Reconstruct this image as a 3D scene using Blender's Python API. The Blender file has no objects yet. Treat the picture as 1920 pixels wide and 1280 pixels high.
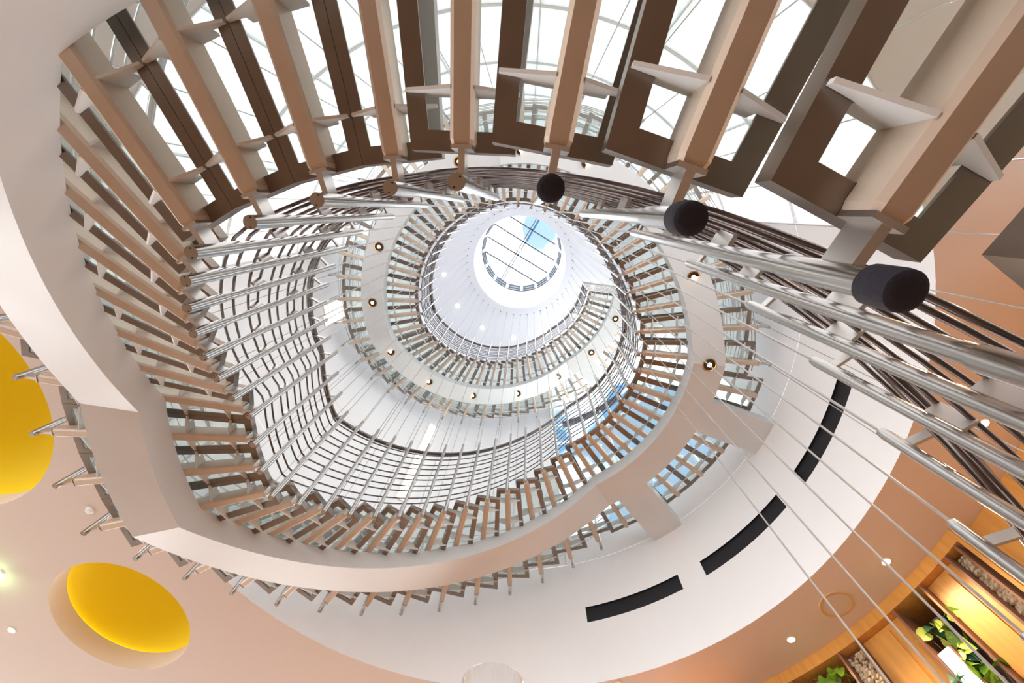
import bpy, bmesh, math, random
from mathutils import Vector, Matrix

random.seed(4)
sc = bpy.context.scene
col = sc.collection

# ------------------------------------------------------------------ measures
S = 1.6                       # metres per unit (unit = radius of the inner balusters)
HC = 1.05                     # camera height above the ground floor
N = 47                        # steps per turn
CX, CY = -0.153517, 0.958434  # stair axis seen from the camera, in units
TH0, ST = -1.122351, -2 * math.pi / 47
Z0, RISE = 0.335272, 0.106958
R_WALL, Z_CEIL, Z_TOP = 2.13, 1.99, 7.988
FLOOR = -HC / S
TUBE = 0.83                   # baluster length
I0, I1 = -9, 84
FLAT = set([5, 6, 7, 15, 16, 17] + list(range(32, 39)) + list(range(52, 65)) + list(range(79, 200)))
_cum = {0: 0}
for i in range(1, 120):
    _cum[i] = _cum[i - 1] + (0 if i in FLAT else 1)
for i in range(-1, -40, -1):
    _cum[i] = _cum[i + 1] - 1


def zb(i):                    # height (units above the camera) of the baluster foot at index i
    k = math.floor(i)
    t = i - k
    return Z0 + RISE * (_cum[k] * (1 - t) + _cum[k + 1] * t)


def ang(i):
    return TH0 + ST * i


def W(r, i, z):               # polar units -> world metres
    a = ang(i)
    return Vector((r * math.cos(a) * S, r * math.sin(a) * S, HC + z * S))


def WX(x, y, z):
    return Vector((x * S, y * S, HC + z * S))


# ------------------------------------------------------------------ camera
cam = bpy.data.cameras.new('camera')
cam.sensor_width = 36
cam.lens = 784.08 / 1920 * 36
cam.clip_start = 0.02
cam.clip_end = 300
camo = bpy.data.objects.new('camera', cam)
col.objects.link(camo)
right = Vector((0.99930061, 0.0, 0.03739375))
down = Vector((0.0111783, 0.95427348, -0.29872592))
fwd = Vector((-0.03568387, 0.29893499, 0.95360607))
m = Matrix((right, -down, -fwd)).transposed().to_4x4()
m.translation = Vector((-CX * S, -CY * S, HC))
camo.matrix_world = m
sc.camera = camo

# ------------------------------------------------------------------ view, world, sun
sc.view_settings.view_transform = 'Standard'
sc.view_settings.look = 'None'
sc.view_settings.gamma = 1
sc.view_settings.exposure = 0.0
sc.view_settings.use_curve_mapping = False
sc.cycles.use_denoising = True
sc.cycles.max_bounces = 8
sc.cycles.diffuse_bounces = 5
sc.cycles.glossy_bounces = 4
sc.cycles.transparent_max_bounces = 18
sc.cycles.sample_clamp_indirect = 6
sc.cycles.caustics_reflective = False
sc.cycles.caustics_refractive = False

world = bpy.data.worlds.new('sky')
sc.world = world
world.use_nodes = True
nt = world.node_tree
nt.nodes.clear()
wo = nt.nodes.new('ShaderNodeOutputWorld')
bg = nt.nodes.new('ShaderNodeBackground')
tc = nt.nodes.new('ShaderNodeTexCoord')
mp = nt.nodes.new('ShaderNodeMapping')
mp.inputs['Location'].default_value = (0.35, 0.1, 0.2)
nz = nt.nodes.new('ShaderNodeTexNoise')
nz.inputs['Scale'].default_value = 2.6
nz.inputs['Detail'].default_value = 5
cr = nt.nodes.new('ShaderNodeValToRGB')
cr.color_ramp.elements[0].position = 0.40
cr.color_ramp.elements[0].color = (0.015, 0.078, 0.16, 1)
cr.color_ramp.elements[1].position = 0.50
cr.color_ramp.elements[1].color = (1.0, 1.0, 1.0, 1)
nt.links.new(tc.outputs['Generated'], mp.inputs['Vector'])
nt.links.new(mp.outputs['Vector'], nz.inputs['Vector'])
dt = nt.nodes.new('ShaderNodeVectorMath')
dt.operation = 'DOT_PRODUCT'
_a = ang(31.5)
dt.inputs[1].default_value = (math.cos(_a) * .69, math.sin(_a) * .69, .72)
nt.links.new(tc.outputs['Generated'], dt.inputs[0])
mr = nt.nodes.new('ShaderNodeMapRange')
mr.inputs['From Min'].default_value = 0.945
mr.inputs['From Max'].default_value = 1.0
mr.inputs['To Min'].default_value = 0.05
mr.inputs['To Max'].default_value = -0.24
nt.links.new(dt.outputs['Value'], mr.inputs['Value'])
ad = nt.nodes.new('ShaderNodeMath')
ad.operation = 'ADD'
nt.links.new(nz.outputs['Fac'], ad.inputs[0])
nt.links.new(mr.outputs['Result'], ad.inputs[1])
dt2 = nt.nodes.new('ShaderNodeVectorMath')
dt2.operation = 'DOT_PRODUCT'
dt2.inputs[1].default_value = (0.0357, 0.0631, 0.9974)
nt.links.new(tc.outputs['Generated'], dt2.inputs[0])
mr2 = nt.nodes.new('ShaderNodeMapRange')
mr2.inputs['From Min'].default_value = 0.9975
mr2.inputs['From Max'].default_value = 1.0
mr2.inputs['To Min'].default_value = 0.0
mr2.inputs['To Max'].default_value = -0.17
nt.links.new(dt2.outputs['Value'], mr2.inputs['Value'])
ad2 = nt.nodes.new('ShaderNodeMath')
ad2.operation = 'ADD'
nt.links.new(ad.outputs[0], ad2.inputs[0])
nt.links.new(mr2.outputs['Result'], ad2.inputs[1])
nt.links.new(ad2.outputs[0], cr.inputs['Fac'])
nt.links.new(cr.outputs['Color'], bg.inputs['Color'])
bg.inputs['Strength'].default_value = 5.2
nt.links.new(bg.outputs['Background'], wo.inputs['Surface'])

# ------------------------------------------------------------------ materials
MATS = {}


def mat(name, color, rough=0.5, metal=0.0, spec=0.5, var=0.0, scale=8.0, bump=0.0, stretch=None, emit=None, estr=0.0, rvar=0.0, coat=0.0):
    mt = bpy.data.materials.new(name)
    mt.use_nodes = True
    t = mt.node_tree
    b = t.nodes['Principled BSDF']
    b.inputs['Base Color'].default_value = (*color, 1)
    b.inputs['Roughness'].default_value = rough
    b.inputs['Metallic'].default_value = metal
    b.inputs['Specular IOR Level'].default_value = spec
    b.inputs['Coat Weight'].default_value = coat
    if emit:
        b.inputs['Emission Color'].default_value = (*emit, 1)
        b.inputs['Emission Strength'].default_value = estr
    if var or bump or rvar:
        c = t.nodes.new('ShaderNodeTexCoord')
        p = t.nodes.new('ShaderNodeMapping')
        if stretch:
            p.inputs['Scale'].default_value = stretch
        n = t.nodes.new('ShaderNodeTexNoise')
        n.inputs['Scale'].default_value = scale
        n.inputs['Detail'].default_value = 4
        t.links.new(c.outputs['Object'], p.inputs['Vector'])
        t.links.new(p.outputs['Vector'], n.inputs['Vector'])
        if var:
            r = t.nodes.new('ShaderNodeMapRange')
            r.inputs['To Min'].default_value = 1 - var
            r.inputs['To Max'].default_value = 1 + var
            h = t.nodes.new('ShaderNodeHueSaturation')
            h.inputs['Color'].default_value = (*color, 1)
            t.links.new(n.outputs['Fac'], r.inputs['Value'])
            t.links.new(r.outputs['Result'], h.inputs['Value'])
            t.links.new(h.outputs['Color'], b.inputs['Base Color'])
        if rvar:
            r2 = t.nodes.new('ShaderNodeMapRange')
            r2.inputs['To Min'].default_value = max(0.02, rough - rvar)
            r2.inputs['To Max'].default_value = rough + rvar
            t.links.new(n.outputs['Fac'], r2.inputs['Value'])
            t.links.new(r2.outputs['Result'], b.inputs['Roughness'])
        if bump:
            bp = t.nodes.new('ShaderNodeBump')
            bp.inputs['Strength'].default_value = bump
            bp.inputs['Distance'].default_value = 0.01
            t.links.new(n.outputs['Fac'], bp.inputs['Height'])
            t.links.new(bp.outputs['Normal'], b.inputs['Normal'])
    MATS[name] = mt
    return mt


def glass(name, tint, haze, hazecol=(0.9, 0.95, 0.95), gloss=0.06):
    mt = bpy.data.materials.new(name)
    mt.use_nodes = True
    t = mt.node_tree
    t.nodes.clear()
    o = t.nodes.new('ShaderNodeOutputMaterial')
    tr = t.nodes.new('ShaderNodeBsdfTransparent')
    tr.inputs['Color'].default_value = (*tint, 1)
    di = t.nodes.new('ShaderNodeBsdfDiffuse')
    di.inputs['Color'].default_value = (*hazecol, 1)
    tl = t.nodes.new('ShaderNodeBsdfTranslucent')
    tl.inputs['Color'].default_value = (*hazecol, 1)
    hz = t.nodes.new('ShaderNodeMixShader')
    hz.inputs['Fac'].default_value = 0.65
    t.links.new(di.outputs[0], hz.inputs[1])
    t.links.new(tl.outputs[0], hz.inputs[2])
    m1 = t.nodes.new('ShaderNodeMixShader')
    m1.inputs['Fac'].default_value = haze
    t.links.new(tr.outputs[0], m1.inputs[1])
    t.links.new(hz.outputs[0], m1.inputs[2])
    gl = t.nodes.new('ShaderNodeBsdfGlossy')
    gl.inputs['Roughness'].default_value = 0.03
    lw = t.nodes.new('ShaderNodeLayerWeight')
    lw.inputs['Blend'].default_value = 0.5
    pw = t.nodes.new('ShaderNodeMath')
    pw.operation = 'POWER'
    pw.inputs[1].default_value = 4.0
    t.links.new(lw.outputs['Facing'], pw.inputs[0])
    ml = t.nodes.new('ShaderNodeMath')
    ml.operation = 'MULTIPLY_ADD'
    ml.inputs[1].default_value = gloss * 8
    ml.inputs[2].default_value = gloss * 0.5
    ml.use_clamp = True
    t.links.new(pw.outputs[0], ml.inputs[0])
    m2 = t.nodes.new('ShaderNodeMixShader')
    t.links.new(ml.outputs[0], m2.inputs['Fac'])
    t.links.new(m1.outputs[0], m2.inputs[1])
    t.links.new(gl.outputs[0], m2.inputs[2])
    t.links.new(m2.outputs[0], o.inputs['Surface'])
    MATS[name] = mt
    return mt


mat('tube_steel', (0.46, 0.44, 0.42), 0.2, 1.0, var=0.06, scale=30, stretch=(1, 1, 0.1), rvar=0.06)
mat('frame_steel', (0.25, 0.21, 0.18), 0.36, 0.85, var=0.18, scale=9, rvar=0.1)
mat('beam_steel', (0.66, 0.545, 0.44), 0.5, 0.4, var=0.08, scale=12, bump=0.02)
mat('rail_steel', (0.14, 0.115, 0.11), 0.24, 0.85, var=0.1, scale=6)
mat('plate_steel', (0.62, 0.59, 0.56), 0.34, 1.0, var=0.1, scale=25, stretch=(1, 1, 0.2))
mat('fin_white', (0.80, 0.82, 0.82), 0.5, 0.0, var=0.04)
mat('stringer_paint', (0.69, 0.705, 0.71), 0.45, 0.08, spec=0.45, var=0.05, scale=3, rvar=0.08)
mat('cable_steel', (0.45, 0.43, 0.42), 0.4, 0.8)
mat('rubber', (0.008, 0.005, 0.014), 0.75, bump=0.3, scale=120)
mat('hole_black', (0.004, 0.004, 0.004), 0.8)
mat('plaster', (0.92, 0.92, 0.925), 0.32, 0.0, spec=0.4, var=0.02, scale=1.3, rvar=0.08)
mat('panel_white', (0.90, 0.90, 0.915), 0.35, 0.0, spec=0.4, var=0.02, scale=1.5)
mat('ceiling_paint', (0.70, 0.605, 0.545), 0.85, var=0.02, scale=40)
mat('top_ceiling_paint', (0.78, 0.78, 0.84), 0.7)
mat('floor_stone', (0.25, 0.165, 0.11), 0.4, var=0.12, scale=2)
mat('yellow_paint', (0.86, 0.68, 0.0), 0.6)
mat('slot_black', (0.003, 0.003, 0.006), 0.6)
mat('white_trim', (0.88, 0.88, 0.88), 0.4)
mat('brass_trim', (0.34, 0.2, 0.1), 0.4, 0.6)
mat('lamp_dark', (0.012, 0.006, 0.004), 0.3)
mat('bulb_warm', (1, 0.9, 0.7), 0.4, emit=(1.0, 0.62, 0.25), estr=70)
mat('bulb_top', (1, 0.95, 0.85), 0.4, emit=(1.0, 0.82, 0.6), estr=25)
mat('bulb_ceiling', (1, 0.9, 0.7), 0.4, emit=(1.0, 0.72, 0.42), estr=40)
mat('cove_led', (1, 1, 0.8), 0.4, emit=(1.0, 0.9, 0.55), estr=3.5)
mat('green_sign', (0.7, 1, 0.7), 0.4, emit=(0.55, 1.0, 0.45), estr=9)
mat('tube_light', (1, 0.9, 0.75), 0.4, emit=(1.0, 0.86, 0.62), estr=5)
mat('wood', (0.68, 0.33, 0.075), 0.42, var=0.25, scale=3.5, stretch=(6, 6, 0.6))
mat('wood_dark', (0.24, 0.11, 0.06), 0.5, var=0.2, scale=4, stretch=(6, 6, 0.6))
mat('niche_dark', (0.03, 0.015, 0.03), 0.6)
mat('cork', (0.80, 0.68, 0.48), 0.9, var=0.3, scale=30)
mat('leaf', (0.20, 0.36, 0.03), 0.4, var=0.4, scale=14)
mat('leaf_light', (0.52, 0.62, 0.10), 0.4, var=0.3, scale=14)
mat('leaf_dark', (0.03, 0.13, 0.07), 0.4, var=0.3, scale=14)
mat('stem', (0.22, 0.25, 0.06), 0.6)
mat('pot', (0.05, 0.04, 0.05), 0.5)
mat('panel_light', (1, 1, 1), 0.4, emit=(0.85, 0.97, 1.0), estr=1.6)
mat('speaker_cloth', (0.68, 0.58, 0.48), 0.9, bump=0.4, scale=300)
mat('speaker_ring', (0.62, 0.42, 0.2), 0.5)
mat('table_wood', (0.3, 0.2, 0.12), 0.5)
mat('dark_transom', (0.05, 0.055, 0.08), 0.5)
mat('bar_grey', (0.10, 0.12, 0.15), 0.4, 0.5)
mat('mullion', (0.82, 0.84, 0.86), 0.4)
glass('tread_glass', (0.93, 0.97, 0.96), 0.20)
glass('blind_glass', (0.98, 0.99, 1.0), 0.82, (0.86, 0.87, 0.88))
glass('pane_glass', (0.96, 0.985, 0.99), 0.03)
glass('sky_glass', (0.98, 0.99, 1.0), 0.10)
glass('cup_glass', (0.99, 0.985, 0.98), 0.0, gloss=0.12)


# ------------------------------------------------------------------ mesh helpers
def mesh_obj(name, verts, faces, material, parent=None, smooth=False):
    me = bpy.data.meshes.new(name)
    me.from_pydata([tuple(v) for v in verts], [], faces)
    mats = material if isinstance(material, (list, tuple)) else [material]
    for k in mats:
        me.materials.append(MATS[k])
    if smooth:
        me.polygons.foreach_set('use_smooth', [True] * len(me.polygons))
    me.update()
    return link(name, me, parent)


def link(name, me, parent=None):
    o = bpy.data.objects.new(name, me)
    col.objects.link(o)
    if parent is not None:
        o.parent = parent
    return o


def fix(me):
    bm = bmesh.new()
    bm.from_mesh(me)
    bmesh.ops.recalc_face_normals(bm, faces=bm.faces)
    bm.to_mesh(me)
    bm.free()


def tag(o, label, cat=None, group=None, kind=None):
    o['label'] = label
    if cat:
        o['category'] = cat
    if group:
        o['group'] = group
    if kind:
        o['kind'] = kind
    return o


def struct(o, label=None):
    o['kind'] = 'structure'
    if label:
        o['label'] = label
    return o


def empty(name, loc=(0, 0, 0)):
    o = bpy.data.objects.new(name, None)
    o.empty_display_size = 0.1
    o.location = loc
    col.objects.link(o)
    return o


class MB:
    def __init__(s):
        s.v, s.f, s.mi, s.m = [], [], [], 0

    def add(s, verts, faces):
        b = len(s.v)
        s.v += [Vector(x) for x in verts]
        for q in faces:
            s.f.append(tuple(b + k for k in q))
            s.mi.append(s.m)

    def hexa(s, p):           # 8 corners: bottom 0-3, top 4-7
        s.add(p, [(3, 2, 1, 0), (4, 5, 6, 7), (0, 1, 5, 4), (1, 2, 6, 5), (2, 3, 7, 6), (3, 0, 4, 7)])

    def box(s, x0, x1, y0, y1, z0, z1):
        s.hexa([(x0, y0, z0), (x1, y0, z0), (x1, y1, z0), (x0, y1, z0), (x0, y0, z1), (x1, y0, z1), (x1, y1, z1), (x0, y1, z1)])

    def extrude(s, poly, d):  # prism from polygon list of Vectors along d
        n = len(poly)
        d = Vector(d)
        s.add(list(poly) + [Vector(p) + d for p in poly],
              [tuple(reversed(range(n))), tuple(range(n, 2 * n))] + [(k, (k + 1) % n, n + (k + 1) % n, n + k) for k in range(n)])

    def lathe(s, prof, n=24, c=(0, 0, 0), closed_top=False):
        c = Vector(c)
        b = []
        for r, z in prof:
            for k in range(n):
                a = 2 * math.pi * k / n
                b.append(c + Vector((r * math.cos(a), r * math.sin(a), z)))
        f = []
        for j in range(len(prof) - 1):
            for k in range(n):
                k2 = (k + 1) % n
                f.append((j * n + k, j * n + k2, (j + 1) * n + k2, (j + 1) * n + k))
        s.add(b, f)

    def disc(s, r, z, n=24, c=(0, 0, 0), up=True):
        c = Vector(c)
        v = [c + Vector((r * math.cos(2 * math.pi * k / n), r * math.sin(2 * math.pi * k / n), z)) for k in range(n)]
        s.add(v, [tuple(range(n)) if up else tuple(reversed(range(n)))])

    def tube(s, pts, r, n=8, cap=True):
        pts = [Vector(p) for p in pts]
        L = len(pts)
        b = []
        for k, p in enumerate(pts):
            d = (pts[min(k + 1, L - 1)] - pts[max(k - 1, 0)]).normalized()
            u = Vector((0, 0, 1)) if abs(d.z) < 0.95 else Vector((1, 0, 0))
            e = d.cross(u).normalized()
            w = e.cross(d)
            for q in range(n):
                a = 2 * math.pi * q / n
                b.append(p + e * (r * math.cos(a)) + w * (r * math.sin(a)))
        f = []
        for k in range(L - 1):
            for q in range(n):
                q2 = (q + 1) % n
                f.append((k * n + q, k * n + q2, (k + 1) * n + q2, (k + 1) * n + q))
        if cap:
            f.append(tuple(reversed(range(n))))
            f.append(tuple((L - 1) * n + q for q in range(n)))
        s.add(b, f)

    def mesh(s, name, material, smooth=False, sharp=None):
        me = bpy.data.meshes.new(name)
        me.from_pydata([tuple(v) for v in s.v], [], s.f)
        for k in (material if isinstance(material, (list, tuple)) else [material]):
            me.materials.append(MATS[k])
        me.polygons.foreach_set('material_index', s.mi)
        me.update()
        fix(me)
        if smooth:
            me.polygons.foreach_set('use_smooth', [True] * len(me.polygons))
            me.set_sharp_from_angle(angle=math.radians(sharp or 40))
        return me

    def build(s, name, material, parent=None, smooth=False, sharp=None):
        return link(name, s.mesh(name, material, smooth, sharp), parent)


def arc_bar(mb, r0, r1, i0, i1, z0, z1, k=6):
    vs, fs = [], []
    for q in range(k + 1):
        t = i0 + (i1 - i0) * q / k
        vs += [W(r0, t, z0), W(r1, t, z0), W(r1, t, z1), W(r0, t, z1)]
    for q in range(k):
        for e in range(4):
            fs.append((q * 4 + e, q * 4 + (e + 1) % 4, q * 4 + 4 + (e + 1) % 4, q * 4 + 4 + e))
    fs += [(0, 1, 2, 3), tuple(k * 4 + e for e in (3, 2, 1, 0))]
    mb.add(vs, fs)


# ------------------------------------------------------------------ the setting
COFFERS = [(-2.512, 1.612, 0.465), (-3.18, 0.04, 0.71)]


def circle_pts(cx, cy, r, z, n):
    return [Vector(((cx + r * math.cos(2 * math.pi * k / n)) * S, (cy + r * math.sin(2 * math.pi * k / n)) * S, HC + z * S)) for k in range(n)]


def filled_ring(name, outer, holes, z, material):
    bm = bmesh.new()
    edges = []
    for (cx, cy, r, n) in [outer] + holes:
        vs = [bm.verts.new(p) for p in circle_pts(cx, cy, r, z, n)]
        for k in range(n):
            edges.append(bm.edges.new((vs[k], vs[(k + 1) % n])))
    bmesh.ops.triangle_fill(bm, use_beauty=True, use_dissolve=False, edges=edges)
    for f in bm.faces:
        if f.normal.z > 0:
            f.normal_flip()
    me = bpy.data.meshes.new(name)
    bm.to_mesh(me)
    bm.free()
    me.materials.append(MATS[material])
    return link(name, me)


mb = MB()
mb.lathe([(0.001, 0), (12, 0), (12, -0.2), (0.001, -0.2)], 96)
struct(mb.build('floor', 'floor_stone'), 'warm brown stone floor of the ground level hall')
ceil = struct(filled_ring('ceiling', (0, 0, 6.6, 96), [(0, 0, R_WALL, 141)] + [(x, y, r, 64) for x, y, r in COFFERS], Z_CEIL, 'ceiling_paint'),
              'warm beige ground floor ceiling with a round stairwell opening')

mb = MB()
for k in range(12):  # added unseen piers, bay width set to limit daylight in the hall
    a0, a1 = 2 * math.pi * k / 12, 2 * math.pi * (k + .28) / 12
    for q in range(4):
        t0, t1 = a0 + (a1 - a0) * q / 4, a0 + (a1 - a0) * (q + 1) / 4
        mb.hexa([WX(r_ * math.cos(t), r_ * math.sin(t), z_) for z_ in (FLOOR, Z_CEIL) for r_, t in ((6.4, t0), (6.5, t0), (6.5, t1), (6.4, t1))])
struct(mb.build('hall_light_piers', 'panel_white'), 'added unseen piers round the ground floor hall that limit the daylight')

# drum: smooth plaster band below, curved panels above
SLOTS = [(29.13, 31.83), (32.52, 35.18), (35.92, 38.66)]
SZ0, SZ1 = 2.418, 2.545
Z_BAND = 2.98
W3A, W3B = 28.72 + 47 / 18 * 5, 28.72 + 47 / 18 * 12 - 47
idxs = sorted(set([W3A, W3B] + [k * 47 / 188 for k in range(189)] + [x for s_ in SLOTS for x in s_]))
mb = MB()
rows = [Z_CEIL - 0.0, SZ0, SZ1, Z_BAND]
for a, b in zip(idxs[:-1], idxs[1:]):
    if b - a < 1e-6:
        continue
    mid = (a + b) / 2
    hole = any(s0 < mid < s1 for s0, s1 in SLOTS)
    if mid > W3A or mid < W3B:
        continue
    for j in range(3):
        if j == 1 and hole:
            continue
        mb.add([W(R_WALL, a, rows[j]), W(R_WALL, b, rows[j]), W(R_WALL, b, rows[j + 1]), W(R_WALL, a, rows[j + 1])], [(0, 1, 2, 3)])
drum = struct(mb.build('wall_drum', 'plaster', smooth=True), 'smooth white plaster wall curving round the stairwell')
for s0, s1 in SLOTS:
    mb = MB()
    k = 14
    ii = [s0 + (s1 - s0) * q / k for q in range(k + 1)]
    D = 0.014
    for a, b in zip(ii[:-1], ii[1:]):
        mb.add([W(R_WALL + D, a, SZ0), W(R_WALL + D, b, SZ0), W(R_WALL + D, b, SZ1), W(R_WALL + D, a, SZ1)], [(0, 1, 2, 3)])
        mb.add([W(R_WALL, a, SZ0), W(R_WALL, b, SZ0), W(R_WALL + D, b, SZ0), W(R_WALL + D, a, SZ0)], [(0, 1, 2, 3)])
        mb.add([W(R_WALL, a, SZ1), W(R_WALL, b, SZ1), W(R_WALL + D, b, SZ1), W(R_WALL + D, a, SZ1)], [(0, 1, 2, 3)])
    for e in (s0, s1):
        mb.add([W(R_WALL, e, SZ0), W(R_WALL + D, e, SZ0), W(R_WALL + D, e, SZ1), W(R_WALL, e, SZ1)], [(0, 1, 2, 3)])
    o = mb.build('ventilation_slot', 'slot_black', drum)
    o['label'] = 'long black recessed slot'

# panels
NC = 18
C0 = 28.72
CW = 47 / NC
PROWS = [2.98, 4.0, 5.02, 6.06]
BAY = (0, 1, 2, 5, 6, 7, 8, 9, 10, 11)
mb = MB()
arc_bar(mb, R_WALL, R_WALL + .03, C0, C0 + CW * 3, 2.981, 3.289, 24)
mb.build('window_apron', 'plaster', drum, smooth=True, sharp=30)
mb = MB()
GAP = 0.02
for c in range(NC):
    for r_ in range(3):
        if c in BAY:
            continue
        for q in range(6):
            a, b = C0 + CW * (c + q / 6), C0 + CW * (c + (q + 1) / 6)
            mb.add([W(R_WALL + .025, a, PROWS[r_]), W(R_WALL + .025, b, PROWS[r_]), W(R_WALL + .025, b, PROWS[r_ + 1]), W(R_WALL + .025, a, PROWS[r_ + 1])], [(0, 1, 2, 3)])
mb.build('panel_backing', 'plate_steel', drum, smooth=True)
for c in range(NC):
    for r_ in range(3):
        if c in BAY:
            continue
        mb = MB()
        i0, i1 = C0 + CW * c + GAP / 2, C0 + CW * (c + 1) - GAP / 2
        z0, z1 = PROWS[r_] + 0.002, PROWS[r_ + 1] - 0.002
        k = 7
        vs, fs = [], []
        for q in range(k + 1):
            t = i0 + (i1 - i0) * q / k
            vs += [W(R_WALL, t, z0), W(R_WALL, t, z1), W(R_WALL + .02, t, z1), W(R_WALL + .02, t, z0)]
        for q in range(k):
            for e in range(4):
                fs.append((q * 4 + e, q * 4 + (e + 1) % 4, q * 4 + 4 + (e + 1) % 4, q * 4 + 4 + e))
        fs += [(0, 1, 2, 3), tuple(k * 4 + e for e in (3, 2, 1, 0))]
        mb.add(vs, fs)
        mb.build('wall_panel', 'panel_white', drum, smooth=True, sharp=30)


def glazing(name, label, c0, c1, zrows, per=1, gm='pane_glass', mw=1.0):
    mb = MB()
    i0, i1 = C0 + CW * c0, C0 + CW * c1
    for z in zrows:
        arc_bar(mb, R_WALL - .005, R_WALL + .03, i0, i1, z - .012 * mw, z + .012 * mw, 8 * (c1 - c0))
    nn = (c1 - c0) * per
    for q in range(nn + 1):
        t = i0 + (i1 - i0) * q / nn
        arc_bar(mb, R_WALL - .008, R_WALL + .035, t - .045 * mw, t + .045 * mw, zrows[0], zrows[-1], 1)
    fr = struct(mb.build(name, 'mullion'), label)
    for q in range(nn):
        for z0, z1 in zip(zrows[:-1], zrows[1:]):
            m2 = MB()
            arc_bar(m2, R_WALL + .01, R_WALL + .013, i0 + (i1 - i0) * q / nn + .05 * mw, i0 + (i1 - i0) * (q + 1) / nn - .05 * mw, z0 + .012 * mw, z1 - .012 * mw, 5)
            m2.build('pane', gm, fr)
    return fr


w1 = glazing('window_1', 'tall curved window bay beside the first floor landing', 0, 3, [3.30, 4.1, 5.02, 5.52, 6.06])
mb = MB()
arc_bar(mb, R_WALL - .02, R_WALL + .03, C0 + .6, C0 + CW * 1.5, 5.42, 5.52, 10)
o = mb.build('transom', 'dark_transom', w1)
o['label'] = 'dark horizontal transom bar'
glazing('window_3', 'wide curved window of bright frosted panes behind the lowest treads', 5, 12, [2.0, 2.98, 4.0, 5.02, 6.06], 1, 'blind_glass', .3)
glazing('window_2', 'curved window on the top floor above the landing bay', 0, 3, [6.09, 7.0, 7.93])
mb = MB()
arc_bar(mb, R_WALL, R_WALL + .03, C0 + CW * 3 + .05, C0 + CW * 5 - .05, 6.065, Z_TOP, 12)
arc_bar(mb, R_WALL, R_WALL + .03, C0 + CW * 12 + .05, C0 + CW * NC - .05, 6.065, Z_TOP, 36)
arc_bar(mb, R_WALL, R_WALL + .03, C0 + CW * 5 - .05, C0 + CW * 12 + .05, 6.76, Z_TOP, 42)
mb.build('upper_drum', 'panel_white', drum, smooth=True, sharp=30)
glazing('fill_window', 'added curved band of frosted panes brightening the top floor', 5, 12, [6.09, 6.75], 1, 'blind_glass', .4)  # added glazing, lets in daylight to brighten behind the upper treads

# top ceiling with the skylight hole
SKR = 0.868
tcl = struct(filled_ring('ceiling_top', (0, 0, 2.6, 96), [(0, 0, SKR, 72)], Z_TOP, 'top_ceiling_paint'), 'white ceiling around the round skylight')
mb = MB()
for q in range(64):
    a, b = 2 * math.pi * q / 64, 2 * math.pi * (q + 1) / 64
    P_ = lambda r, t, z: WX(r * math.cos(t), r * math.sin(t), z)
    mb.add([P_(SKR, a, Z_TOP), P_(SKR, b, Z_TOP), P_(.96, b, 10.3), P_(.96, a, 10.3)], [(0, 1, 2, 3)])
mb.build('skylight_shaft', 'white_trim', tcl, smooth=True)

# skylight lantern
ZR, ZR2 = 10.3, 11.0
sk = empty('skylight', WX(0, 0, ZR))
tag(sk, 'round glazed skylight lantern with white ring frame and thin glazing bars', 'skylight')
inv = Vector(sk.location)
NS = 16
mb = MB()


def PS(r, t, z):
    return WX(r * math.cos(t), r * math.sin(t), z) - inv


for q in range(NS):
    a, b = 2 * math.pi * q / NS, 2 * math.pi * (q + 1) / NS
    for z0, z1 in ((ZR, ZR + .06), ((ZR + ZR2) / 2 - .03, (ZR + ZR2) / 2 + .03), (ZR2 - .05, ZR2)):
        mb.hexa([PS(.95, a, z0), PS(1.0, a, z0), PS(1.0, b, z0), PS(.95, b, z0), PS(.95, a, z1), PS(1.0, a, z1), PS(1.0, b, z1), PS(.95, b, z1)])
    mb.hexa([PS(.945, a - .035, ZR), PS(1.0, a - .035, ZR), PS(1.0, a + .035, ZR), PS(.945, a + .035, ZR),
             PS(.945, a - .035, ZR2), PS(1.0, a - .035, ZR2), PS(1.0, a + .035, ZR2), PS(.945, a + .035, ZR2)])
mb.mi = [1 if (k // 6) % 4 < 3 else 0 for k in range(len(mb.mi))]
mb.build('ring_frame', ['white_trim', 'bar_grey'], sk)
for q in range(NS):
    a, b = 2 * math.pi * q / NS + .04, 2 * math.pi * (q + 1) / NS - .04
    m2 = MB()
    m2.hexa([PS(.97, a, ZR), PS(.975, a, ZR), PS(.975, b, ZR), PS(.97, b, ZR), PS(.97, a, ZR2), PS(.975, a, ZR2), PS(.975, b, ZR2), PS(.97, b, ZR2)])
    m2.build('side_pane', 'pane_glass', sk)
dirn = Vector((-0.93, 1.57)).normalized()
perp = Vector((-dirn.y, dirn.x))


def rbar(name, c, d, L, w):
    m2 = MB()
    n_ = Vector((-d.y, d.x))
    p = [c - d * L - n_ * w, c + d * L - n_ * w, c + d * L + n_ * w, c - d * L + n_ * w]
    m2.hexa([WX(*v, ZR2 - .02) - inv for v in p] + [WX(*v, ZR2 + .04) - inv for v in p])
    m2.build(name, 'bar_grey', sk)


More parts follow.
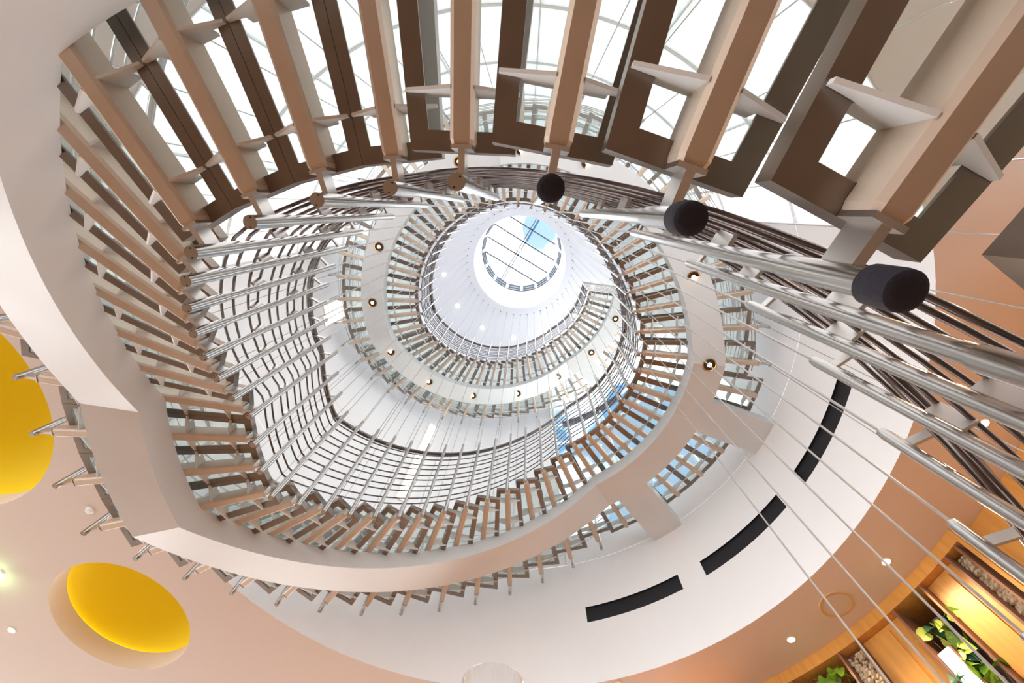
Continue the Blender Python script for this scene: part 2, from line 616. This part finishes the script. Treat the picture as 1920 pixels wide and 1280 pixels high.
base = Vector((-0.08, 0.04))
for s_ in (-.03, .03):
    rbar('glazing_bar', base + perp * s_, dirn, .97, .011)
for d_ in (-.62, -.26, .10, .46):
    cc = base + dirn * d_
    rbar('glazing_bar', cc, perp, math.sqrt(max(.05, .93 - d_ * d_)) * .98, .016)
for sgn in (-1, 1):
    for d0, d1 in ((-.93, -.62), (-.62, -.26), (-.26, .10), (.10, .46), (.46, .93)):
        m2 = MB()
        poly = []
        for d_ in [d0 + (d1 - d0) * q / 4 for q in range(5)]:
            poly.append((d_, .02))
        for d_ in [d1 + (d0 - d1) * q / 4 for q in range(5)]:
            poly.append((d_, max(.05, math.sqrt(max(.0, .95 ** 2 - d_ * d_)))))
        m2.extrude([WX(*(base * .0 + dirn * u + perp * (sgn * v)), ZR2 + .045) - inv for u, v in poly], (0, 0, .02))
        m2.build('roof_pane', 'sky_glass', sk)

# ------------------------------------------------------------------ ceiling coffers
for k, (x, y, r) in enumerate(COFFERS):
    c = empty('ceiling_coffer', WX(x, y, Z_CEIL))
    tag(c, ['round yellow recessed ceiling coffer with pale rim, shown whole near the curved stair beam',
            'large round yellow recessed ceiling coffer beside the green lit sign'][k], 'ceiling coffer', 'yellow ceiling coffers')
    r *= S
    d = 0.115 * S
    mb = MB()
    mb.lathe([(r, 0), (r, d), (r * 1.09, d)], 64)
    mb.build('rim', 'ceiling_paint', c, smooth=True)
    mb = MB()
    prof = [(r * 1.09, d)] + [(r * 1.09 * math.cos(t), d + .30 * S * (r / (.465 * S)) * math.sin(t)) for t in [math.pi / 2 * q / 12 for q in range(1, 12)]] + [(0.002, d + .30 * S * (r / (.465 * S)))]
    mb.lathe(prof, 64)
    mb.build('yellow_dome', 'yellow_paint', c, smooth=True, sharp=80)
    mb = MB()
    n = 64
    mb.lathe([(r * 1.05, d + .002), (r * 1.08, d + .002), (r * 1.08, d + .012), (r * 1.05, d + .012), (r * 1.05, d + .002)], n)
    mb.build('cove_light', 'cove_led', c)

# ------------------------------------------------------------------ staircase
stair = empty('spiral_staircase', (0, 0, 0))
tag(stair, 'helical staircase of glass treads on a curved steel beam with cable hung balusters', 'staircase')

# central beam
RI, RO, ZL, ZH = 1.38, 1.612, -0.085, 0.040
mb = MB()
vs, fs = [], []
ii = []
t = -8.6
while t < 84.7:
    ii.append(round(t, 3))
    t += 1 / 3
ii = sorted(set(ii + [float(k) for k in range(-8, 85)] + [84.75]))
for t in ii:
    z = zb(t)
    zl = max(z + ZL, FLOOR + .002)
    vs += [W(RI, t, zl), W(RO, t, zl), W(RO, t, z + ZH), W(RI, t, z + ZH)]
K = len(ii)
for q in range(K - 1):
    for e in range(4):
        fs.append((q * 4 + e, q * 4 + (e + 1) % 4, q * 4 + 4 + (e + 1) % 4, q * 4 + 4 + e))
fs += [(0, 1, 2, 3), tuple((K - 1) * 4 + e for e in (3, 2, 1, 0))]
mb.add(vs, fs)
beam = mb.build('curved_beam', 'stringer_paint', stair, smooth=True, sharp=7)
beam['label'] = 'pale painted helical box beam carrying the treads'
for ib in (32.05, 36.0, 79.05, 83.0):
    mb = MB()
    a = ang(ib)
    u = Vector((math.cos(a), math.sin(a), 0))
    v = Vector((-u.y, u.x, 0))
    z = zb(round(ib))
    P_ = lambda r, s_, zz: u * (r * S) + v * (s_ * S) + Vector((0, 0, HC + (z + zz) * S))
    hw = .135
    mb.hexa([P_(1.56, -hw, ZL + .001), P_(R_WALL + .01, -hw, ZL + .001), P_(R_WALL + .01, hw, ZL + .001), P_(1.56, hw, ZL + .001),
             P_(1.56, -hw, ZH - .001), P_(R_WALL + .01, -hw, ZH - .001), P_(R_WALL + .01, hw, ZH - .001), P_(1.56, hw, ZH - .001)])
    mb.build('wall_bracket', 'stringer_paint', beam)

# step pieces, local frame: x radial, y towards lower index, z from baluster foot; metres
PA = 2 * math.pi / N


def frame_loop(r0, r1, wl, wr, d):
    # wedge polygon inset by d; side at +y uses wl (lower index), side at -y uses wr (higher index)
    al, ar = wl * PA, wr * PA
    x0, x1 = r0 + d, r1 - d

    def side(x, a_, sgn, w):
        dd = d * (.68 if w < .55 and d > .01 else 1)
        return sgn * (x * math.tan(a_) - dd / math.cos(a_))
    return [Vector((x0, side(x0, ar, -1, wr))), Vector((x1, side(x1, ar, -1, wr))), Vector((x1, side(x1, al, 1, wl))), Vector((x0, side(x0, al, 1, wl)))]


FB, FT = 0.083, 0.113


def step_meshes(wl, wr, ext, split):
    r0, r1 = 1.05, (2.02 if ext else 1.885)
    w_, t_ = .031, .004
    mb = MB()
    prof = [(0, FB), (w_, FB), (w_, FB + t_), (t_, FB + t_), (t_, FT), (0, FT)]
    loops = [frame_loop(r0, r1, wl, wr, d) for d, z in prof]
    vs, fs = [], []
    for lp, (d, z) in zip(loops, prof):
        vs += [Vector((p.x * S, p.y * S, z * S)) for p in lp]
    n = len(prof)
    for j in range(n):
        j2 = (j + 1) % n
        for e in range(4):
            e2 = (e + 1) % 4
            fs.append((j * 4 + e, j * 4 + e2, j2 * 4 + e2, j2 * 4 + e))
    mb.add(vs, fs)
    key = '%s_%s_%s' % (wl, wr, ext)
    fr = mb.mesh('tread_frame', 'frame_steel')
    mb = MB()
    lp = frame_loop(r0, r1, wl, wr, t_ + .002)
    mb.extrude([Vector((p.x * S, p.y * S, .1052 * S)) for p in lp], (0, 0, .0125 * S))
    gl = mb.mesh('glass_panel', 'tread_glass')
    fins = []
    for rr in (1.135, 1.325, 1.665, 1.80) + ((1.93,) if ext else ()):
        for sgn, w in ((1, wl), (-1, wr)):
            ws = rr * math.tan(w * PA)
            pr = [(.018, .044), (.018, .104), (ws - .034, .104), (ws - .034, FB - .0005), (ws - .003, FB - .0005), (ws - .003, .074)]
            m2 = MB()
            m2.extrude([Vector(((rr - .0025) * S, sgn * y * S, z * S)) for y, z in pr], (.005 * S, 0, 0))
            fins.append(m2)
    if split:
        fm = [f.mesh('gusset', 'fin_white') for f in fins]
    else:
        m3 = MB()
        for f in fins:
            m3.add(f.v, f.f)
        fm = [m3.mesh('gusset_set', 'fin_white')]
    return fr, gl, fm


def beam_mesh(ext):
    r0, r1 = 1.052, (2.0 if ext else 1.925)
    hw, z0, ch = .0185, .0405, .006
    zlo, zhi = FB - .0005, .1045
    ro = 1.988 if ext else 1.853
    mb = MB()
    # chamfered lower edges, rounded nose
    st = [(r0, .8, zlo), (r0 + .012, 1.0, zlo), (1.082, 1.0, zlo), (1.0825, 1.0, zhi), (ro, 1.0, zhi), (ro + .0005, 1.0, zlo), (r1 - .010, 1.0, zlo), (r1, .8, zlo)]
    vs, fs = [], []
    for r, k, z1 in st:
        lo = z0 if k == 1 else z0 + .003
        for y, z in [(-hw, z1), (-hw, lo + ch), (-hw + ch, lo), (hw - ch, lo), (hw, lo + ch), (hw, z1)]:
            vs.append(Vector((r * S, y * k * S, z * S)))
    sec = range(6)
    n = len(sec)
    for q in range(len(st) - 1):
        for e in range(n):
            fs.append((q * n + e, q * n + (e + 1) % n, (q + 1) * n + (e + 1) % n, (q + 1) * n + e))
    fs += [tuple(range(n)), tuple((len(st) - 1) * n + e for e in reversed(range(n)))]
    mb.add(vs, fs)
    return mb.mesh('support_beam', 'beam_steel')


BEAM = {False: beam_mesh(False), True: beam_mesh(True)}
CACHE = {}


def ext_step(i):
    return 31 <= i <= 37 or 78 <= i <= 84


FIN_SPLIT = set(range(0, 36))   # the nearest steps carry single gussets
for i in range(I0, I1 + 1):
    wl = .497 if i in FLAT else (.55 if 8 <= i <= 14 else .58)      # towards the lower index
    wr = .497 if (i + 1) in FLAT else (.46 if 7 <= i <= 13 else .63)  # towards the higher index
    if i == I1:
        wr = .6
    ext = ext_step(i)
    key = (wl, wr, ext, i in FIN_SPLIT)
    if key not in CACHE:
        CACHE[key] = step_meshes(*key)
    fr, gl, fm = CACHE[key]
    o = link('tread_frame', fr, stair)
    o.location = (0, 0, HC + zb(i) * S)
    o.rotation_euler = (0, 0, ang(i))
    link('glass_panel', gl, o)
    link('support_beam', BEAM[ext], o)
    for f_ in fm:
        g = link(f_.name.split('.')[0], f_, o)
        if not (i in FIN_SPLIT):
            g['kind'] = 'stuff'

# balusters
RT, RS = .0108, .0131


def baluster_parts(sgn):
    """sgn +1: inner baluster (stair lies at +x), -1: outer baluster (stair lies at -x); local origin at the foot"""
    mb = MB()
    mb.lathe([(RT * S, .02 * S), (RT * S, (TUBE - .012) * S), (RT * .8 * S, TUBE * S), (.001, TUBE * S)], 16)
    tube = mb.mesh('baluster', 'tube_steel', True)
    mb = MB()
    mb.lathe([(.0005, 0), (RS * S, 0), (RS * S, .132 * S), (RT * S, .133 * S)], 18)
    mb.m = 1
    for a in (0.6, 3.6):
        mb.disc(.0016 * S, -.0006, 8, (.0088 * S * math.cos(a), .0088 * S * math.sin(a), 0), up=False)
    sl = mb.mesh('sleeve', ['tube_steel', 'hole_black'], True)
    mb = MB()
    L = .056 if sgn > 0 else .078
    mb.box(sgn * .010 * S, sgn * L * S, -.0052 * S, .0052 * S, .041 * S, .082 * S)
    x = sgn * (L - .006)
    mb.box(min(x, sgn * L) * S, max(x, sgn * L) * S, -.0165 * S, .0165 * S, .0395 * S, .0825 * S)
    cp = mb.mesh('connector_plate', 'plate_steel')
    br = []
    for z0 in (.283, .527):
        mb = MB()
        mb.box(sgn * .008 * S, sgn * .034 * S, -.003 * S, .003 * S, (z0 - .003) * S, (z0 + .056) * S)
        br.append(mb.mesh('rail_bracket', 'plate_steel'))
    mb = MB()
    mb.box(sgn * .008 * S, sgn * .075 * S, -.003 * S, .003 * S, .772 * S, .790 * S)
    br.append(mb.mesh('handrail_bracket', 'plate_steel'))
    return tube, sl, cp, br


mb = MB()
mb.lathe([(.0005, -.020 * S), (.0125 * S, -.0205 * S), (.0165 * S, -.018 * S), (.0172 * S, -.012 * S), (.0168 * S, .013 * S), (.0135 * S, .016 * S)], 24)
FOOT = mb.mesh('rubber_foot', 'rubber', True, 50)
BP = {1: baluster_parts(1), -1: baluster_parts(-1)}


def place_baluster(i, sgn):
    tube, sl, cp, br = BP[sgn]
    r, dz = (1.0, 0) if sgn > 0 else (2.0, .028)
    o = link('baluster', tube, stair)
    o.location = W(r, i, zb(i) + dz)
    o.rotation_euler = (0, 0, ang(i))
    link('sleeve', sl, o)
    c = link('connector_plate', cp, o)
    if sgn < 0:
        c.location = (0, 0, -dz * S)
    for b in br:
        link(b.name.split('.')[0], b, o)
    if sgn > 0 and i <= 2:
        link('rubber_foot', FOOT, o)['label'] = 'black rubber cap'
    return o


for i in range(I0, I1 + 1):
    place_baluster(i, 1)
    if not ext_step(i):
        place_baluster(i, -1)

# rails
BARS = [.709, .656, .583, .530, .457, .404, .336, .283, .21, .157]


def rail(name, r, dz, i0, i1, rad, material, n=8, sub=3):
    mb = MB()
    pts = []
    k = int(round((i1 - i0) * sub))
    for q in range(k + 1):
        t = i0 + (i1 - i0) * q / k
        z = zb(t)
        pts.append(W(r, t, z + dz))
    mb.tube(pts, rad * S, n)
    return mb.build(name, material, stair, smooth=True, sharp=60)


rail('handrail', 1.075, .80, I0 - .2, I1 + .6, .0145, 'rail_steel', 12)
for z in BARS:
    rail('rail_bar', 1.031, z, I0 - .2, I1 + .6, .0042, 'rail_steel', 8)
for a, b in ((I0 - .2, 30.6), (37.6, 77.6)):
    rail('handrail', 1.925, .828, a, b, .0145, 'tube_steel', 12)
    for z in BARS:
        rail('rail_bar', 1.969, z + .028, a, b, .0042, 'tube_steel', 6, 2)
# end railing across the top landing
for z in BARS + [.80]:
    mb = MB()
    t = I1 + .62
    mb.tube([W(1.031, t, zb(t) + z), W(1.5, t, zb(t) + z), W(2.0, t, zb(t) + z)], (.0042 if z < .75 else .0145) * S, 8)
    mb.build('end_rail', 'tube_steel', stair, smooth=True, sharp=60)
for r in (1.031, 1.5, 1.97):
    mb = MB()
    t = I1 + .62
    mb.tube([W(r, t, zb(t) + .105), W(r, t, zb(t) + .81)], .010 * S, 10)
    mb.build('end_post', 'tube_steel', stair, smooth=True, sharp=60)

# ------------------------------------------------------------------ cables
CAB_R = .0029 * S


def cable(i, r, z0, z1, label, group):
    mb = MB()
    L = (z1 - z0) * S
    n = 7
    mb.lathe([(CAB_R, 0), (CAB_R, L)], n)
    o = mb.build('suspension_cable', 'cable_steel', None, smooth=True)
    o.location = W(r, i, z0)
    tag(o, label, 'cable', group)
    return o


for i in range(I0, I1 + 1):
    if i + N <= I1:
        cable(i, 1.0, zb(i) + TUBE, zb(i + N), 'taut steel cable from a lower inner baluster up to the flight above', 'inner cables between the flights')
    else:
        cable(i, 1.0, zb(i) + TUBE, Z_TOP, 'taut steel cable from an upper inner baluster to the white ceiling', 'inner cables to the ceiling')
    if not ext_step(i):
        if i + N <= I1 and not ext_step(i + N):
            cable(i, 2.0, zb(i) + TUBE + .028, zb(i + N) + .028, 'thin steel cable between outer balusters close to the drum wall', 'outer cables')
# ceiling anchors
for k in range(N):
    mb = MB()
    mb.lathe([(.0005, -.02), (.011, -.02), (.014, -.004), (.014, 0)], 10)
    o = mb.build('cable_anchor', 'hole_black', None, smooth=True, sharp=50)
    o.location = W(1.0, 38 + k, Z_TOP)
    tag(o, 'small dark cable anchor on the white ceiling around the skylight', 'anchor', 'cable anchors in a ring')

# ------------------------------------------------------------------ downlights


def downlight(loc, r, bulb, ring, label, group, depth=.0, dark='lamp_dark', br=.42, tilt=None):
    e = empty('recessed_downlight', loc)
    tag(e, label, 'downlight', group)
    mb = MB()
    mb.lathe([(r * .86, -.002), (r * .9, -.007), (r, -.005), (r * 1.02, 0.0)], 24)
    mb.build('trim_ring', ring, e, smooth=True)
    mb = MB()
    mb.lathe([(r * .87, -.003), (r * .5, -.0015), (.0005, -.001)], 24)
    mb.build('reflector', dark, e, smooth=True)
    mb = MB()
    rb = r * br
    mb.lathe([(rb, -.0025), (rb * .9, -.0025 - rb * .3), (rb * .6, -.0025 - rb * .5), (.0005, -.0025 - rb * .6)], 14)
    mb.build('bulb', bulb, e, smooth=True)
    return e


for i in range(38, 85, 3):
    downlight(W(1.497, i, zb(i) + ZL - .0005), .05 * S, 'bulb_warm', 'brass_trim', 'small warm recessed lamp in the underside of the curved stair beam', 'lamps in the stair beam', br=.3)
for k in range(14):
    i = 16.2 + k * 47 / 14
    downlight(W(1.466, i, Z_TOP - .0005), .05 * S, 'bulb_top', 'white_trim', 'round bright lamp in the white ceiling around the skylight', 'lamps around the skylight', dark='white_trim', br=.6)
CL = [(-3.307, 1.75, 'small warm lamp in the beige ceiling beyond the whole yellow coffer'),
      (-2.227, .912, 'small warm lamp in the beige ceiling at the edge of the outer treads'),
      (1.813, 1.582, 'small warm lamp in the beige ceiling between the speaker and the plaster drum'),
      (2.224, .962, 'small warm lamp in the beige ceiling beside the wooden wall corner'),
      (2.474, .072, 'small warm lamp in the beige ceiling behind the lower handrails')]
for _i in (25.4, 28.0, 30.6, 41.0, 43.6):  # added lamps, put in to brighten the ceiling by floor bounce
    CL.append((2.41 * math.cos(ang(_i)), 2.41 * math.sin(ang(_i)), 'added warm fill lamp in the beige ceiling ring close to the stairwell opening'))
for x, y, lb in CL:
    e = downlight(WX(x, y, Z_CEIL - .0005), .026 * S, 'bulb_ceiling', 'white_trim', lb, 'lamps in the beige ceiling', dark='white_trim', br=.6)
    ld = bpy.data.lights.new('lamp_beam', 'SPOT')
    ld.energy = 600 if 'ring' in lb and y > 1 else 60
    ld.color = (1.0, .72, .45)
    ld.spot_size = 2.4
    ld.spot_blend = .8
    ld.shadow_soft_size = .05
    lo = bpy.data.objects.new('lamp_beam', ld)
    col.objects.link(lo)
    lo.parent = e
    lo.location = (0, 0, -.05)

# ------------------------------------------------------------------ wall light strips
for (i0, i1, z0, z1, lb) in ((22.62, 22.92, 3.5, 5.0, 'tall warm vertical light strip on the panelled drum wall'),
                             (15.35, 15.62, 4.5, 4.95, 'upper one of two short warm light tubes on the drum wall'),
                             (15.72, 16.08, 4.45, 4.92, 'wider one of two short warm light tubes on the drum wall')):
    e = empty('wall_light', W(R_WALL - .02, (i0 + i1) / 2, z0))
    tag(e, lb, 'wall light')
    inv2 = Vector(e.location)
    mb = MB()
    arc_bar(mb, R_WALL - .012, R_WALL - .001, i0 - .03, i1 + .03, z0 - .01, z1 + .01, 3)
    mb.v = [v - inv2 for v in mb.v]
    mb.build('housing', 'white_trim', e)
    mb = MB()
    arc_bar(mb, R_WALL - .02, R_WALL - .012, i0, i1, z0, z1, 3)
    mb.v = [v - inv2 for v in mb.v]
    mb.build('diffuser', 'tube_light', e)

# ------------------------------------------------------------------ ceiling fittings
e = empty('ceiling_speaker', WX(1.916 + .153 - .05, 2.245 - .958, Z_CEIL))
tag(e, 'round flush ceiling loudspeaker with tan ring and cloth grille', 'speaker')
r = .098 * S
mb = MB()
mb.lathe([(r * .84, -.004), (r * .9, -.010), (r, -.008), (r * 1.02, 0)], 40)
mb.build('ring', 'speaker_ring', e, smooth=True)
mb = MB()
mb.lathe([(r * .86, -.004), (r * .5, -.007), (.0005, -.008)], 40)
mb.build('grille', 'speaker_cloth', e, smooth=True)
for x, y, rr, lb in ((-2.447, .752, .022, 'small white round smoke detector on the beige ceiling by the outer treads'),
                     (.783, 2.03, .02, 'small white round smoke detector by the edge of the stairwell opening')):
    e = empty('smoke_detector', WX(x, y, Z_CEIL))
    tag(e, lb, 'smoke detector')
    r = rr * S
    mb = MB()
    mb.lathe([(r, 0), (r, -.012), (r * .8, -.022), (.0005, -.024)], 24)
    mb.build('cover', 'white_trim', e, smooth=True)
    mb = MB()
    mb.lathe([(r * 1.1, 0), (r * 1.1, -.006), (r * .9, -.007)], 24)
    mb.build('base_plate', 'white_trim', e, smooth=True)
e = empty('lit_sign', WX(-3.19, 1.245, Z_CEIL))
tag(e, 'glowing green and white sign box hung under the beige ceiling', 'sign')
e.rotation_euler = (0, 0, -.25)
mb = MB()
mb.box(-.17, .02, -.02, .02, -.16, -.02)
mb.build('lit_face', 'green_sign', e)
mb = MB()
mb.box(-.175, .025, -.024, .024, -.02, 0)
mb.build('housing', 'white_trim', e)

# ------------------------------------------------------------------ wooden wall unit
wall = empty('wooden_wall_unit', W(2.6, 34.5, FLOOR))
tag(wall, 'curved wooden wall unit of panelled bays and planted niches under the beige ceiling', 'wall unit')
winv = Vector(wall.location)


def wpart(name, material, fn, smooth=False):
    mb = MB()
    fn(mb)
    mb.v = [v - winv for v in mb.v]
    return mb.build(name, material, wall, smooth=smooth)


ZB_ = 1.925
DIV = [30.4, 31.7, 32.69, 33.668, 34.044, 34.868, 35.469, 36.097, 36.327]
wpart('top_band', 'wood', lambda mb: arc_bar(mb, 2.6, 2.9, DIV[0], DIV[-1] + .1, ZB_, Z_CEIL - .001, 30))
for d in DIV:
    wpart('divider', 'wood_dark', lambda mb: arc_bar(mb, 2.598, 2.9, d - .018, d + .018, FLOOR + .002, ZB_ - .001, 1))
KIND = ['panel', 'niche', 'niche', 'cork', 'panel', 'niche', 'panel', 'cork']
for (a, b), kd in zip(zip(DIV[:-1], DIV[1:]), KIND):
    a_, b_ = a + .02, b - .02
    if kd == 'panel':
        wpart('back_panel', 'wood', lambda mb: arc_bar(mb, 2.655, 2.68, a_, b_, FLOOR + .002, ZB_ - .002, 6))
        mid = (a_ + b_) / 2
        wpart('panel_board', 'wood', lambda mb: arc_bar(mb, 2.645, 2.6545, a_ + .02, mid + .1, FLOOR + .002, ZB_ - .03, 4))
    else:
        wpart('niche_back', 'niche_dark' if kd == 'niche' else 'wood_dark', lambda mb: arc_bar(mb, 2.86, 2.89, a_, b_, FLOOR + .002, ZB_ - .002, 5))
    if kd == 'cork':
        mb = MB()
        rng = random.Random(int(a * 10))
        z = ZB_ - .03
        while z > .9:
            for q in range(5):
                t = a_ + (b_ - a_) * (q + .2 + .6 * rng.random()) / 5
                c = W(2.66 + .02 * rng.random(), t, z + .008 * rng.random()) - winv
                rr = .02 * S * (.55 + .4 * rng.random())
                k = 6
                vv = [c + Vector((0, 0, rr))]
                for ph in (.45, -.45):
                    for w_ in range(k):
                        aa = 2 * math.pi * w_ / k + ph
                        q_ = rr * (.8 + .3 * rng.random())
                        vv.append(c + Vector((q_ * math.cos(aa), q_ * math.sin(aa), rr * ph)))
                vv.append(c - Vector((0, 0, rr)))
                ff = [(0, 1 + w_, 1 + (w_ + 1) % k) for w_ in range(k)]
                ff += [(1 + w_, 1 + k + w_, 1 + k + (w_ + 1) % k, 1 + (w_ + 1) % k) for w_ in range(k)]
                ff += [(1 + 2 * k, 1 + k + (w_ + 1) % k, 1 + k + w_) for w_ in range(k)]
                mb.add(vv, ff)
            z -= .021
        o = mb.build('cork_filling', 'cork', wall, smooth=True)
        o['kind'] = 'stuff'
        wpart('cork_backing', 'wood_dark', lambda mb: arc_bar(mb, 2.675, 2.70, a_, b_, FLOOR + .002, ZB_ - .002, 4))
wpart('end_panel', 'wood', lambda mb: arc_bar(mb, 2.70, 2.75, DIV[-1] + .1, 41.5, FLOOR + .002, Z_CEIL - .001, 20))
wpart('end_reveal', 'wood', lambda mb: arc_bar(mb, 2.6, 2.75, DIV[-1] + .1, DIV[-1] + .16, FLOOR + .002, Z_CEIL - .001, 1))

e = empty('light_panel', W(2.62, 35.0, 1.0))
tag(e, 'bright white upright light box in the planted niche', 'light panel')
inv2 = Vector(e.location)
for nm, mtl, r0, r1, d in (('housing', 'wood_dark', 2.625, 2.66, .03), ('lit_face', 'panel_light', 2.612, 2.625, .0)):
    mb = MB()
    arc_bar(mb, r0, r1, 34.905 - d, 35.10 + d, 1.0, 1.665 + d * .3, 2)
    mb.v = [v - inv2 for v in mb.v]
    mb.build(nm, mtl, e)


# ------------------------------------------------------------------ plants
def leaf_mesh(name, material):
    pts = [(0, 0), (.10, -.10), (.34, -.06), (.46, .20), (.40, .52), (.20, .84), (0, 1.08), (-.20, .84), (-.40, .52), (-.46, .20), (-.34, -.06), (-.10, -.10)]
    mid = [(0, .0), (0, .3), (0, .6), (0, 1.08)]
    vs = [Vector((x, y, abs(x) * .35 - y * y * .12)) for x, y in pts]
    c = Vector((0, .35, -.03))
    vs.append(c)
    fs = [(k, (k + 1) % 12, 12) for k in range(12)]
    me = bpy.data.meshes.new(name)
    me.from_pydata([tuple(v) for v in vs], [], fs)
    me.materials.append(MATS[material])
    me.polygons.foreach_set('use_smooth', [True] * len(me.polygons))
    me.update()
    return me


LEAVES = [leaf_mesh('leaf', k) for k in ('leaf', 'leaf_light', 'leaf_dark')]


def plant(i0, i1, ztop, zbot, count, label, seed):
    rng = random.Random(seed)
    e = empty('trailing_plant', W(2.72, (i0 + i1) / 2, ztop))
    tag(e, label, 'plant', 'trailing plants in the niches')
    inv2 = Vector(e.location)
    mb = MB()
    mb.lathe([(.05, -.10), (.075, 0), (.065, 0), (.045, -.02)], 14)
    mb.build('planter', 'pot', e, smooth=True)
    stems = []
    for q in range(5):
        a = i0 + (i1 - i0) * (q + .5) / 5
        p = [Vector((0, 0, -.01))]
        zl = zbot + (ztop - zbot) * .35 * rng.random()
        for k in range(1, 7):
            z = ztop + .05 * math.sin(k) * (1 if k == 1 else 0) - (ztop - zl) * k / 6
            p.append(W(2.62 + .04 * rng.random(), a + .06 * rng.uniform(-1, 1), z) - inv2)
        m2 = MB()
        m2.tube(p, .0035, 5)
        m2.build('stem', 'stem', e, smooth=True)
        stems.append(p)
    for k in range(count):
        p = stems[rng.randrange(5)]
        t = rng.random() * 5.99
        a, b = p[int(t)], p[int(t) + 1]
        pos = a.lerp(b, t - int(t))
        o = link('leaf', LEAVES[rng.choice((0, 0, 0, 1, 1, 2))], e)
        out = -Vector((math.cos(ang((i0 + i1) / 2)), math.sin(ang((i0 + i1) / 2)), 0))
        d = (out * rng.uniform(.2, .8) + Vector((rng.uniform(-.7, .7), rng.uniform(-.7, .7), rng.uniform(-1.2, .1)))).normalized()
        nrm = (out * .7 + Vector((rng.uniform(-.6, .6), rng.uniform(-.6, .6), rng.uniform(-.9, .3)))).normalized()
        x = d.cross(nrm).normalized()
        nrm = x.cross(d)
        s_ = rng.uniform(.075, .13)
        mm = Matrix((x, d, nrm)).transposed().to_4x4()
        mm.translation = pos
        o.matrix_local = mm @ Matrix.Scale(s_, 4)


plant(34.93, 35.43, 1.82, 1.25, 60, 'green and yellow trailing plant beside the white light box', 3)
plant(32.8, 33.62, 1.90, 1.5, 34, 'green trailing plant in the dark niche next to the cork strip', 8)

# ------------------------------------------------------------------ tumbler on a small table
cpos = Vector(camo.matrix_world.translation)
rimc = cpos + Vector((-0.072, 1.085, 0.708)) * 0.62
TT = rimc.z - .13
e = empty('drinking_glass', (rimc.x, rimc.y, TT))
tag(e, 'clear straight sided drinking glass standing on the small round table', 'glass')
mb = MB()
mb.lathe([(.0005, .004), (.040, .004), (.044, .013), (.047, .13), (.0455, .1305), (.0425, .016), (.0005, .012)], 40)
mb.build('glass_body', 'cup_glass', e, smooth=True, sharp=60)
tb = empty('side_table', (rimc.x, rimc.y + .15, 0))
tag(tb, 'small round wooden bar table under the drinking glass', 'table')
mb = MB()
mb.lathe([(.0005, TT - .03), (.25, TT - .03), (.255, TT - .015), (.25, TT), (.0005, TT)], 40)
mb.build('tabletop', 'table_wood', tb, smooth=True, sharp=40)
mb = MB()
mb.lathe([(.03, .02), (.03, TT - .03)], 16)
mb.build('leg', 'rail_steel', tb, smooth=True)
mb = MB()
mb.lathe([(.0005, 0), (.2, 0), (.2, .015), (.03, .025), (.0005, .025)], 32)
mb.build('base', 'rail_steel', tb, smooth=True, sharp=40)
